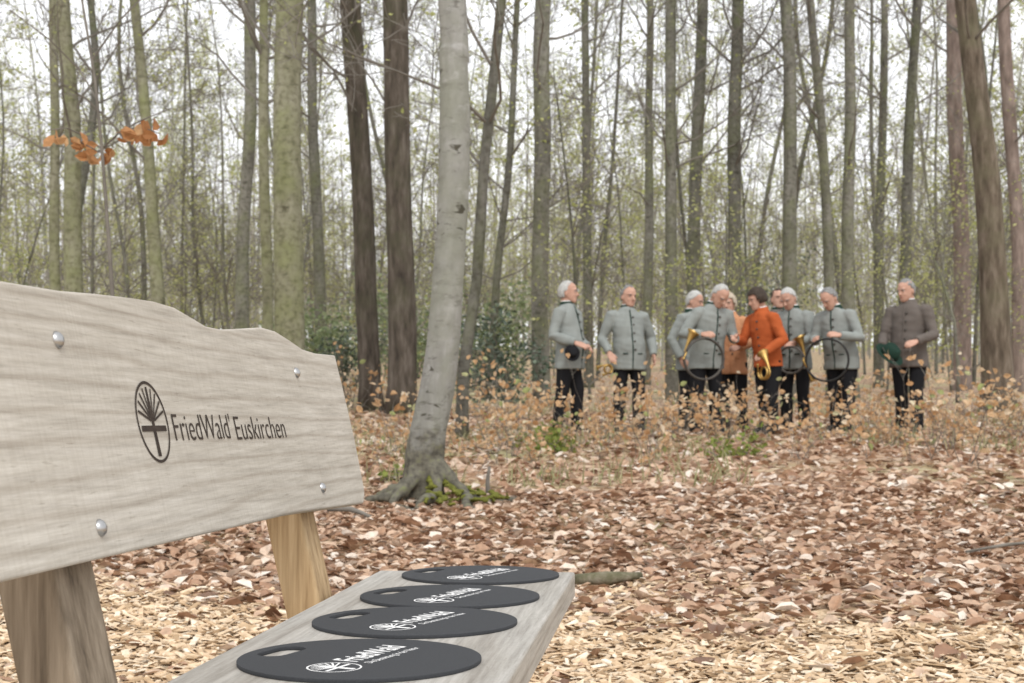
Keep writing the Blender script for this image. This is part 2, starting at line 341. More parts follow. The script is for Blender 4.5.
def board_text(s,u0,u1,v0):
    ya,za=onboard(u0,v0); yb,_=onboard(u1,v0)
    tm=text_mesh(s,-.01); lo,hi=ext(tm); k=(yb-ya)/(hi[0]-lo[0])
    tm.transform(MY@Matrix.Translation((ya-lo[0]*k,za,.0012))@Matrix.Diagonal((k,.046/.69,1,1))); tm.materials.append(M['ink'])
    obj('lettering',tm,back)
board_text("FriedWald'",176,233.5,441); board_text("Euskirchen",237.5,287,440)
def emblem(mat,r,wd=1.):
    mb=MB(); zc_=[0.]
    def quad(x0,y0,x1,y1,w0,w1):
        d=Vector((x1-x0,y1-y0)).normalized(); nx_,ny_=-d.y,d.x; b=len(mb.v); z=zc_[0]; zc_[0]+=.00003
        mb.v+= [(x0+nx_*w0,y0+ny_*w0,z),(x0-nx_*w0,y0-ny_*w0,z),(x1-nx_*w1,y1-ny_*w1,z),(x1+nx_*w1,y1+ny_*w1,z)]
        mb.f.append((b,b+1,b+2,b+3)); mb.m.append(0)
    n=56
    for i in range(n):
        a0=2*PI*i/n; a1=2*PI*(i+1)/n; b=len(mb.v)
        for a,q in ((a0,1.),(a1,1.),(a1,.93),(a0,.93)): mb.v.append((q*r*math.sin(a),q*r*math.cos(a),0))
        mb.f.append((b,b+3,b+2,b+1)); mb.m.append(0)
    zc_[0]=.00003
    quad(0,-.84*r,0,.86*r,.1*r*wd,.05*r*wd)
    quad(-.8*r,-.16*r,.8*r,-.16*r,.07*r,.07*r)
    for a in (-72,-54,-36,-18,18,36,54,72):
        t=math.radians(a)
        quad(.1*r*math.sin(t),.1*r*math.cos(t),.86*r*math.sin(t),.86*r*math.cos(t),.028*r*wd,.03*r*wd)
    return mb.mesh([mat],False)
yc,zc=onboard(152.5,422); em=emblem(M['ink'],.066); em.transform(MY@Matrix.Translation((yc,zc,.0012))); obj('emblem',em,back)
ST=.43; bi=BW.inverted()
fr=bi@at(575,572,F*(CH-ST)/152.)
mb=MB(); xf=fr.x; xb=.03
mb.box(xb,xf,-1.075,fr.y,ST-.065,ST); me=mb.mesh([M['oakseat']],False)
seat=obj('seat',me,bench)
for vv in me.vertices:
    if vv.co.y>0 and vv.co.x<.2: vv.co.y-=.015
bevel(seat,.006,3); bake(seat)
def xl(z): return -.2271*(z-.67)
for yl,pm,hw in ((-.632,'oakpost',.067),(.632,'oakgold',.06)):
    mb=MB()
    x_b=lambda z: xl(z)-.047
    for z in (-.05,.955):
        for dx,dy in ((0,-hw),(0,hw),(-.085,hw),(-.085,-hw)): mb.v.append((x_b(z)+dx,yl+dy,z))
    for f_ in ((0,1,2,3),(7,6,5,4),(0,4,5,1),(1,5,6,2),(2,6,7,3),(3,7,4,0)): mb.f.append(f_); mb.m.append(0)
    o=obj('post',mb.mesh([M[pm]],False),bench); bevel(o,.008,2); bake(o)
    mb=MB(); mb.box(xf-.2,xf-.09,yl-.06,yl+.06,-.05,ST-.067); o=obj('leg',mb.mesh([M[pm]],False),bench); bevel(o,.008,2); bake(o)
    mb=MB(); mb.box(xl(.32)-.045,xf-.202,yl-.045,yl+.045,.265,ST-.067); o=obj('crossbeam',mb.mesh([M[pm]],False),bench); bevel(o,.006,2); bake(o)
cn=['nearest the camera','second nearest the camera','third from the camera','farthest from the camera']
for i,(u,v) in enumerate(((360,661.5),(415,623.5),(450,598),(480.5,576.3))):
    Y=F*(CH-ST)/(v-HV); p=at(u,v,Y)
    t=empty('seat_cushion',(p.x,p.y,ST),'round charcoal seat pad with grip hole on the bench seat, '+cn[i],'seat pad','round pads on the bench seat',rz=math.radians((66,63,66,62)[i]))
    cu=bpy.data.curves.new('d','CURVE'); cu.dimensions='2D'; cu.fill_mode='BOTH'; cu.extrude=.0022; cu.bevel_depth=.0012; cu.bevel_resolution=2
    def spl(pts):
        s=cu.splines.new('POLY'); s.points.add(len(pts)-1)
        for q,(x,y) in zip(s.points,pts): q.co=(x,y,0,1)
        s.use_cyclic_u=True
    spl([(.195*math.cos(a),.195*math.sin(a)) for a in np.linspace(0,2*PI,97)[:-1]])
    hp=[]
    for a in np.linspace(-PI/2,PI/2,9): hp.append((.028+.026*math.cos(a),.149+.026*math.sin(a)))
    for a in np.linspace(PI/2,3*PI/2,9): hp.append((-.028+.026*math.cos(a),.149+.026*math.sin(a)))
    spl(hp)
    o=bpy.data.objects.new('d',cu); C.objects.link(o); me=evalmesh(o); bpy.data.objects.remove(o)
    me.materials.clear(); me.materials.append(M['felt']); d=obj('pad',me,t); d.location=(0,0,.0037)
    zt=.0075
    e=emblem(M['white'],.043,1.3); e.transform(Matrix.Translation((-.1,-.012,zt))); obj('emblem',e,t)
    tm=text_mesh('FriedWald',.018); lo,hi=ext(tm); k=.165/(hi[0]-lo[0]); tm.transform(Matrix.Translation((-.045,-.018,zt))@Matrix.Diagonal((k,k*1.6,1,1))); tm.materials.append(M['white']); obj('lettering',tm,t)
    tm=text_mesh('Die Bestattung in der Natur',.004); lo,hi=ext(tm); k=.165/(hi[0]-lo[0]); tm.transform(Matrix.Translation((-.045,-.046,zt))@Matrix.Diagonal((k,k*1.4,1,1))); tm.materials.append(M['white']); obj('lettering',tm,t)
# ------------------------------------------------------------------ trees
def rv(r): return Vector((r.gauss(0,1),r.gauss(0,1),r.gauss(0,1)))
def grow(mb,r,p,d,L,rad,dep,maxd,lp,up=.12,mn=.005):
    n=6 if dep==0 else 4; pts=[p]; rd=[rad]; ds=[]
    for i in range(n):
        d=(d+rv(r)*.17+Vector((0,0,up))).normalized(); ds.append(d); p=p+d*(L/n); pts.append(p); rd.append(max(rad*(1-.85*(i+1)/n),mn))
    mb.tube(pts,rd,(5,3,3,3)[dep],0,False)
    if dep<maxd:
        for k in range((7,5,4)[dep]):
            t=r.uniform(.25,1.); i=min(n-1,int(t*n)); a=ds[i]; q=rv(r); q=(q-a*q.dot(a)).normalized()
            grow(mb,r,pts[i].lerp(pts[i+1],t*n-i if i<n else 1),(a*.75+q*.7).normalized(),L*r.uniform(.35,.6)*(1.15-.5*t),max(rd[i]*.5,mn),dep+1,maxd,lp,up*.6,mn)
    if dep==maxd: lp.extend(pts[1:])
def trunk_mesh(mb,path,rads,n=14,seed=0,flare=1.35,kn=.06):
    P=[];Rr=[]
    m=len(path)
    for i in range(m-1):
        p0=path[max(i-1,0)];p1=path[i];p2=path[i+1];p3=path[min(i+2,m-1)]
        st=min(max(2,int((p2-p1).length/.5)),14)
        for k in range(st):
            t=k/st; P.append(.5*((2*p1)+(p2-p0)*t+(2*p0-5*p1+4*p2-p3)*t*t+(3*p1-p0-3*p2+p3)*t**3)); Rr.append(rads[i]*(1-t)+rads[i+1]*t)
    P.append(path[-1]);Rr.append(rads[-1])
    b=len(mb.v); mb.tube(P,Rr,n)
    for i in range(b,len(mb.v)):
        v=Vector(mb.v[i]); k=(i-b)//n; c=P[min(k,len(P)-1)]; o=v-c
        q=1+kn*noise.noise(Vector((v.x*6+seed*7,v.y*6,v.z*1.6)))+kn*.8*noise.noise(Vector((v.x*2+seed*3,v.y*2,v.z*.5)))
        h=v.z-P[0].z
        if h<.7: q*=1+(flare-1)*(1-h/.7)**2*(1+.35*math.sin(3*math.atan2(o.y,o.x)+seed))
        mb.v[i]=tuple(c+o*q)
    return P,Rr
def crown_mesh(seed,P,Rr,start,nb,Lf,maxd,leafn,leafs,mats,elev=(.2,.9),up=.1,mn=.005,rmax=.045):
    r=random.Random(seed); mb=MB(); lp=[]; H=P[-1].z-P[0].z
    for k in range(nb):
        z=P[0].z+start+(H*.97-start)*r.random()**1.25
        i=min(range(len(P)),key=lambda i:abs(P[i].z-z)); a=r.uniform(0,2*PI); e=r.uniform(*elev)
        d=Vector((math.cos(a)*math.cos(e),math.sin(a)*math.cos(e),math.sin(e)))
        low=min(1,(z-P[0].z)/8)
        grow(mb,r,P[i].copy(),d,Lf*r.uniform(.6,1.2)*(1.1-.55*(z-P[0].z)/H),min(max(Rr[i]*.35,.01),rmax*(.35+.65*low)),0,maxd,lp,up,mn)
    if leafn and lp:
        q=np.array([tuple(lp[r.randrange(len(lp))]+rv(r)*.12) for _ in range(leafn)]); V,Fa=leaf_arrays(q,leafs*(.6+.8*nr.random(leafn)),.9); mb.arr(V,Fa,1)
    return mb.mesh(mats,False)
def tree(name,label,cat,Y,px,H,bark,start=3.5,nb=12,Lf=2.6,maxd=2,leafn=250,seed=1,group=None,n=14,flare=1.2,twig='twig',ret=False,rmax=.045,wob=.05):
    base=at(px[0][0],HV,Y); z0=gz(base.x,Y); loc=Vector((base.x,Y,z0)); r=random.Random(seed)
    path=[Vector((0,0,-.15))]; rads=[px[0][2]/F*Y/2]
    for (u,v,w) in px[1:]:
        p=at(u,v,Y)-loc; path.append(p+Vector((r.gauss(0,wob),r.gauss(0,wob),0))); rads.append(w/F*Y/2)
    d=(path[-1]-path[-2]).normalized(); t=path[-1]; rr=rads[-1]; q=t
    dz=H-t.z
    for k in (1,2,3):
        q=q+Vector((d.x*.5+r.gauss(0,.04),r.gauss(0,.04),1)).normalized()*(dz/3); path.append(q); rads.append(max(rr*(1-.3*k),.015))
    t=empty(name,loc,label,cat,group); mb=MB(); P,Rr=trunk_mesh(mb,path,rads,n,seed,flare)
    tr=obj('trunk',mb.mesh([M[bark]]),t)
    obj('crown',crown_mesh(seed,P,Rr,start,nb,Lf,maxd,leafn,.06,[M[twig],M['spring']],rmax=rmax),t)
    return (t,tr,P,Rr,loc) if ret else t
t,tr,P,Rr,loc=tree('beech_tree','curved pale grey beech with spreading mossy roots just beyond the bench','tree',9.9,
  [(426,500,42),(424,470,39),(429,430,36),(437,390,34),(443,345,33),(448,280,32.5),(453,200,31.5),(455,120,31),(453,50,30),(452,0,29)],17,'beech',4.0,13,2.2,2,150,3,n=24,flare=1.08,ret=True,rmax=.025,wob=0)
mb=MB(); mb.v=[tuple(v.co) for v in tr.data.vertices]; mb.f=[tuple(p.vertices) for p in tr.data.polygons]; mb.m=[0]*len(mb.f)
r=random.Random(4)
for a,Ln,rd in ((-3.05,.42,.048),(-2.5,.55,.05),(-1.95,.55,.052),(-1.35,.65,.05),(-.8,.75,.056),(-.3,.66,.05),(.5,.6,.055),(1.5,.6,.055),(2.4,.5,.055)):
    pts=[];rds=[]; ph=r.uniform(0,6)
    for k in range(12):
        s=k/11; an=a+.28*math.sin(ph+s*5.5); dd=.06+Ln*s; x=dd*math.cos(an); y=dd*math.sin(an)
        z=gz(loc.x+x,loc.y+y)-loc.z+.27*(1-s)**3.4+.028-.045*s**3+.014*math.sin(ph*2+s*10); pts.append((x,y,z)); rds.append(rd*(1-.66*s)*(1+.18*math.sin(ph+s*15)))
    mb.tube(pts,rds,10)
me=mb.mesh([M['beech']]); tr.data=me; remesh(tr,.012,1)
displace(tr.data,lambda c:(1-max(0,c.z)/.7)*(.014*noise.noise(c*18)+.014*noise.noise(c*7)) if c.z<.7 else .003*noise.noise(Vector((c.x*9,c.y*9,c.z*5))))
mb=MB()
for k in range(170):
    a=rng.choice((rng.gauss(-.8,.1),rng.gauss(-.3,.12),rng.gauss(-1.3,.1))); dd=rng.uniform(.12,.6); x=dd*math.cos(a); y=dd*math.sin(a); z=gz(loc.x+x,loc.y+y)-loc.z+.27*(1-min(1,dd/.78))**3.4+rng.uniform(.035,.065)
    q=rng.uniform(.012,.028); mb.ball((x,y,z),(q,q,q*.6),n=8,k=4)
o=obj('moss',mb.mesh([M['moss']]),t); remesh(o,.009,1)
TR=[
('beech_tree','thick greenish grey beech trunk rising behind the middle of the bench backrest',17,[(285,HV,36),(286,330,31),(288,180,29),(290,0,27)],22,'greenbeech',6,12),
('beech_tree','slim green trunk close left of the thick greenish beech behind the bench',18,[(266,HV,13),(265,300,11),(266,150,10),(262,0,9)],16,'greenbeech',3.5,10),
('oak_tree','dark brown trunk leaning slightly left, left one of the two dark trunks',23,[(372,HV,25),(367,330,22),(359,180,21),(350,0,21)],22,'darkbark',7,10),
('oak_tree','straight dark brown trunk, thicker right one of the two dark trunks',22,[(401,HV,31),(401,330,28),(398,180,26),(396,0,25)],23,'darkbark',7,10),
('beech_tree','slender grey trunk sweeping up to the right just behind the curved beech',16,[(462,HV,14),(465,370,12),(472,280,11),(482,170,11),(497,0,10)],16,'greybark',3.2,11),
('beech_tree','straight grey trunk left of the group of people, right of the holly bush',24,[(543,HV,19),(543,300,17),(542,150,17),(541,0,16)],22,'greybark',4.5,14),
('beech_tree','grey trunk rising above the gap left of the leaning head among the choir men',28,[(672,HV,14),(671,250,12),(670,120,11),(668,0,11)],22,'greybark',6,14),
('beech_tree','grey trunk directly above the white haired man holding the dark horn',31,[(695,HV,15),(695,250,13),(697,120,12),(700,0,11)],22,'greybark',6,14),
('beech_tree','grey trunk above the woman in the peach coat',28,[(733,HV,15),(734,250,13),(735,120,13),(737,0,12)],22,'greybark',6,14),
('beech_tree','straight grey trunk above the men right of the woman in orange',27,[(791,HV,16),(791,250,14),(789,120,13),(787,0,12)],22,'greybark',6,14),
('oak_tree','stout brown trunk leaning left at the right edge of the wood, nearest on the right',22,[(999,HV,35),(996,330,29),(986,180,25),(965,0,20)],21,'brownbark',6,10),
('pine_tree','reddish brown straight pine trunk left of the stout leaning trunk',34,[(962,HV,19),(961,250,16),(957,120,15),(953,0,14)],25,'redbark',10,8),
('pine_tree','reddish brown pine trunk cut by the right edge of the photo',32,[(1020,HV,17),(1018,250,14),(1012,120,13),(1006,0,12)],25,'redbark',10,8),
('beech_tree','greenish trunk at the far left above the bench, second from the left edge',22,[(78,HV,22),(76,250,18),(72,120,16),(66,0,14)],20,'greenbeech',4,13),
('beech_tree','thin grey trunk nearest the left edge of the photo',26,[(59,HV,12),(57,250,10),(54,120,9),(52,0,8)],18,'greenbeech',4,12),
('beech_tree','thin trunk leaning left behind the orange leaved branch',22,[(168,HV,16),(160,270,13),(148,130,11),(134,0,9)],16,'greenbeech',4,13),
('beech_tree','thin dark trunk left of the slim green trunk behind the bench',30,[(243,HV,16),(244,250,13),(247,120,12),(250,0,11)],20,'greybark',5,14),
('beech_tree','grey trunk just left of the left dark brown trunk',34,[(322,HV,13),(319,250,11),(315,120,10),(311,0,9)],22,'greybark',6,14),
('beech_tree','slim grey trunk above the first man in profile',36,[(589,HV,11),(588,250,9),(586,120,8),(585,0,7)],22,'greybark',6,14),
('beech_tree','grey trunk leaning left above the man with the round black horn',31,[(832,HV,12),(828,250,10),(821,120,9),(812,0,8)],20,'greybark',5,14),
('beech_tree','darker straight trunk above the man with the round black horn',29,[(852,HV,15),(851,250,12),(849,120,11),(847,0,10)],22,'greybark',6,14),
('beech_tree','thin grey trunk left of the man in the brown jacket',36,[(879,HV,11),(880,250,9),(882,120,8),(886,0,7)],22,'greybark',6,14),
('beech_tree','grey trunk above the man in the brown jacket leaning slightly right',30,[(903,HV,13),(906,250,11),(910,120,10),(917,0,9)],22,'greybark',6,14),
('beech_tree','grey trunk between the second man and the men with horns',38,[(645,HV,11),(647,250,9),(648,120,8),(651,0,7)],22,'greybark',6,14)]
placed=[]
for i,(nm,lb,Y,px,H,bk_,st,nb_) in enumerate(TR):
    tree(nm,lb,'tree',Y,px,H,bk_,min(st,4.5),nb_+4,2.8,2,320,20+i,wob=.035 if bk_ not in('darkbark','brownbark') else .012,rmax=.032); placed.append(((px[0][0]-512)/F*Y,Y))
protos=[]
for k in range(9):
    r=random.Random(100+k); H=r.uniform(15,23); r0=r.uniform(.04,.1); bd=r.gauss(0,1.2); be=r.gauss(0,1.2)
    path=[Vector((0,0,-.2))]+[Vector((bd*s+r.gauss(0,.14),be*s+r.gauss(0,.14),H*s)) for s in (.15,.3,.5,.72,1.)]
    mb=MB(); P,Rr=trunk_mesh(mb,path,[r0,r0*.9,r0*.8,r0*.65,r0*.4,.012],8,k,1.25)
    protos.append((mb,P,Rr,k))
tm_n=[(mb.mesh([M['greybark']]),crown_mesh(200+k,P,Rr,2.2,28,2.6,2,1000,.07,[M['twig'],M['spring']],mn=.0055,rmax=.03)) for mb,P,Rr,k in protos]
tm_f=[]
for mb,P,Rr,k in protos:
    tm_f.append((mb.mesh([M['hazebark']]),crown_mesh(230+k,P,Rr,2.,36,2.8,1,1450,.12,[M['hazetwig'],M['spring']],mn=.012)))
def scatter(n,y0,y1,meshes,md,name,label,cat,group,sc=(.8,1.15),kids=('trunk','crown'),wf=.40,seed=1,ok=None):
    r=random.Random(seed); c=0; tries=0
    while c<n and tries<n*60:
        tries+=1
        y=math.sqrt(r.uniform(y0*y0,y1*y1)); x=r.uniform(-wf*y-1,wf*y+1)
        if any((x-a)**2+(y-b)**2<md*md for a,b in placed): continue
        if ok and not ok(x,y): continue
        placed.append((x,y)); c+=1
        t=empty(name,(x,y,gz(x,y)),label,cat,group,r.uniform(0,2*PI),r.uniform(*sc))
        ms=r.choice(meshes)
        for kn,me in zip(kids,ms): obj(kn,me,t)
scatter(52,26,56,tm_n,1.5,'beech_tree','slim bare grey trunk standing in the middle of the wood','tree','slim trunks in the middle of the wood',(.6,1.15),seed=3)
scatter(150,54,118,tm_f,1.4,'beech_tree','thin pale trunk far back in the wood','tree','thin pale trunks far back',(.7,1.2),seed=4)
mb=MB(); r=random.Random(9)
for k in range(440):
    y=r.uniform(122,220); x=r.uniform(-.42*y,.42*y); z=gz(x,y); h=r.uniform(12,28); w=r.uniform(.08,.18)
    mb.tube([(x,y,z-1),(x+r.gauss(0,.4),y,z+h*.5),(x+r.gauss(0,.8),y,z+h)],[w,w*.8,.03],5,0,False)
    for q in range(22):
        zz=z+r.uniform(3,h); a=r.uniform(0,2*PI); L_=r.uniform(1.2,4)
        e=Vector((x+L_*math.cos(a),y+L_*math.sin(a)*.5,zz+r.uniform(.3,2.4)))
        mb.tube([(x,y,zz),e],[.035,.012],3,0,False)
nn=28000
q=np.stack([nr.uniform(-85,85,nn),nr.uniform(125,200,nn),np.zeros(nn)],1); q[:,2]=.053*q[:,1]+nr.uniform(0,32,nn)*nr.random(nn)
V,Fa=leaf_arrays(q,.25+.3*nr.random(nn),.9); mb.arr(V,Fa,1)
tag(obj('far_wood',mb.mesh([M['hazetwig'],M['spring']],False)),'hazy mass of bare trunks and twigs closing the view','wood',kind='stuff')
yp=[]
for k in range(6):
    r=random.Random(300+k); H=r.uniform(3,7.5); path=[Vector((0,0,-.1)),Vector((r.gauss(0,.2),r.gauss(0,.2),H*.4)),Vector((r.gauss(0,.6),r.gauss(0,.6),H))]
    mb=MB(); P,Rr=trunk_mesh(mb,path,[.03,.022,.006],6,k,1.2)
    yp.append((mb.mesh([M['greybark']]),crown_mesh(320+k,P,Rr,.4,16,1.4,2,450 if k%2 else 1100,.055,[M['twig'],M['spring']],mn=.003)))
scatter(54,22,58,yp,.8,'young_tree','thin young tree with sparse new leaves between the trunks','young tree','young trees between the trunks',(.7,1.25),seed=6,ok=lambda x,y: x<-1 or (int(x*7)%3!=0))
sp=[]
for k in range(6):
    r=random.Random(400+k); mb=MB(); lp=[]
    for q in range(r.randint(3,6)):
        a=r.uniform(0,2*PI); h=r.uniform(.3,.9); d=Vector((math.cos(a)*.5,math.sin(a)*.5,1)).normalized()
        grow(mb,r,Vector((r.gauss(0,.06),r.gauss(0,.06),-.03)),d,h,.005,1,2,lp,.02,.0018)
    st=mb.mesh([M['twig']],False); nl=r.randint(36,64)
    qq=np.array([tuple(r.choice(lp)+rv(r)*.03) for _ in range(nl)]); V,Fa=leaf_arrays(qq,.055+.042*nr.random(nl),.9); m2=MB(); m2.arr(V,Fa)
    sp.append((st,m2.mesh([M['dry']],False)))
scatter(74,12.4,16.8,sp,.3,'beech_sapling','low sapling with dry tan leaves in front of the people','sapling','dry leaved saplings in front of the people',(.5,1.12),('stem','dry_leaves'),.40,8,lambda x,y: x>-1.3 and noise.noise(Vector((x*.7,y*.5,2)))>-.15 )
scatter(54,17.9,27,sp,.4,'beech_sapling','low sapling with dry tan leaves behind the people','sapling','dry leaved saplings behind the people',(.7,1.3),('stem','dry_leaves'),.40,9)
scatter(11,10.6,13.5,sp,.3,'beech_sapling','small dry leaved sapling left of and around the curved beech','sapling','dry leaved saplings by the curved beech',(.5,.9),('stem','dry_leaves'),.40,10,lambda x,y:x<.6)
Y=8.; b0=at(112,HV,Y); loc=Vector((b0.x,Y,gz(b0.x,Y)))
t=empty('beech_sapling',loc,'tall thin sapling left of centre carrying dangling orange dry leaves','sapling')
pts=[at(u,v,Y)-loc for u,v in ((115,330),(108,230),(102,150),(95,80),(82,0),(70,-60))]; pts=[Vector((0,0,-.05))]+pts
mb=MB(); mb.tube(pts,[.016,.013,.011,.009,.008,.006,.004],8); obj('stem',mb.mesh([M['twig']]),t)
mb=MB(); lp=[]; r=random.Random(2)
for path in (((103,150),(85,136),(66,128),(48,130)),((103,148),(120,132),(142,120),(172,108)),((97,100),(80,70),(50,40),(10,10)),((92,60),(120,20),(150,-10),(170,-30)),((120,132),(135,128),(150,130),(160,134)),((85,136),(80,142),(92,148),(98,152))):
    q=[at(u,v,Y+r.uniform(-.2,.2))-loc for u,v in path]; mb.tube(q,[.006,.005,.004,.003],5,0,False)
    if path[0][1]>110:
        for k in range(3):
            for s in range(4): lp.append(q[k].lerp(q[k+1],r.random()))
obj('twig',mb.mesh([M['twig']],False),t)
qq=np.array([tuple(p+Vector((r.gauss(0,.025),r.gauss(0,.04),-.03-.04*r.random()))) for p in lp]); V,Fa=leaf_arrays(qq,.06+.04*nr.random(len(qq)),1.3,.65); mb=MB(); mb.arr(V,Fa); obj('dry_leaves',mb.mesh([M['orangeleaf']],False),t)
def bush(label,u,Y,w,h,n,mat,name='holly_bush',cat='bush',ls=.07):
    x=(u-512)/F*Y; t=empty(name,(x,Y,gz(x,Y)),label,cat); r=random.Random(int(u)); mb=MB(); lp=[]
    for k in range(9):
        a=r.uniform(0,2*PI); grow(mb,r,Vector((r.gauss(0,w*.12),r.gauss(0,w*.12),-.05)),Vector((math.cos(a)*w/h*.6,math.sin(a)*w/h*.6,1)).normalized(),h*r.uniform(.6,1.),.014,1,2,lp,.02,.003)
    obj('stem',mb.mesh([M['twig']],False),t)
    q=np.array([tuple(r.choice(lp)+rv(r)*w*.09) for _ in range(n)]); V,Fa=leaf_arrays(q,ls*(.6+.8*nr.random(n)),.9); mb=MB(); mb.arr(V,Fa); obj('foliage',mb.mesh([M[mat]],False),t)
bush('dark green holly bush between the curved beech and the straight grey trunk',505,23,1.2,1.6,1700,'holly')
bush('dark green holly bush beneath the two dark brown trunks',345,26,1.3,1.5,900,'holly')
bush('grey green bush just left of the right dark brown trunk, behind it',385,30,2.2,2.4,2200,'bushgreen','leafy_bush','bush',.09)
bush('grey green bush rising behind the slender sweeping trunk',478,29,1.7,2.4,2000,'bushgreen','leafy_bush','bush',.09)
bush('pale green bush behind the bench, left of the two dark trunks',318,27,1.6,2.2,1500,'bushgreen','leafy_bush','bush',.09)
bush('pale green bush at the far left edge of the wood behind the bench',28,28,2.4,2.6,1500,'bushgreen','leafy_bush','bush',.09)
bush('small dark green conifer like bush behind the people above the orange jacket',745,34,1.6,3.6,1000,'holly')
bush('low yellow green plant on the leaves left of the people',553,14.2,.75,.3,420,'weed','ground_plant','plant',.06)
bush('small green plant close beside the roots of the curved beech',400,11.2,.3,.2,90,'weed','ground_plant','plant',.045)
bush('low green plant among the dry saplings in front of the woman in orange',742,13.6,.7,.3,240,'weed','ground_plant','plant',.055)
def stick(name,label,cat,pts,rads,mat='log'):
    p0=Vector(pts[0]); b=Vector((p0.x,p0.y,gz(p0.x,p0.y))); P=[]
    for (x,y,h) in pts: P.append(Vector((x,y,gz(x,y)+h))-b)
    mb=MB(); trunk_mesh(mb,P,rads,9,int(p0.x*10),1.0,.25); o=obj(name,mb.mesh([M[mat]])); o.location=b; tag(o,label,cat)
stick('fallen_branch','short mossy branch lying on the wood chips right of the bench end','branch',[(.28,6.35,.04),(.42,6.3,.05),(.58,6.42,.04)],[.024,.03,.018])
stick('fallen_branch','thin crooked stick lying on the leaves at the right edge','branch',[(2.3,7.2,.03),(2.55,7.35,.04),(2.8,7.5,.03)],[.007,.009,.005],'twig')
stick('fallen_branch','thin stick lying left of the curved beech roots','branch',[(-1.15,8.9,.05),(-1.0,8.8,.06),(-.85,8.6,.03)],[.014,.016,.01],'twig')
stick('broken_stub','thin upright broken stub right of the curved beech','stub',[(-.17,10.2,.0),(-.175,10.2,.12),(-.16,10.2,.22)],[.02,.016,.01],'twig')
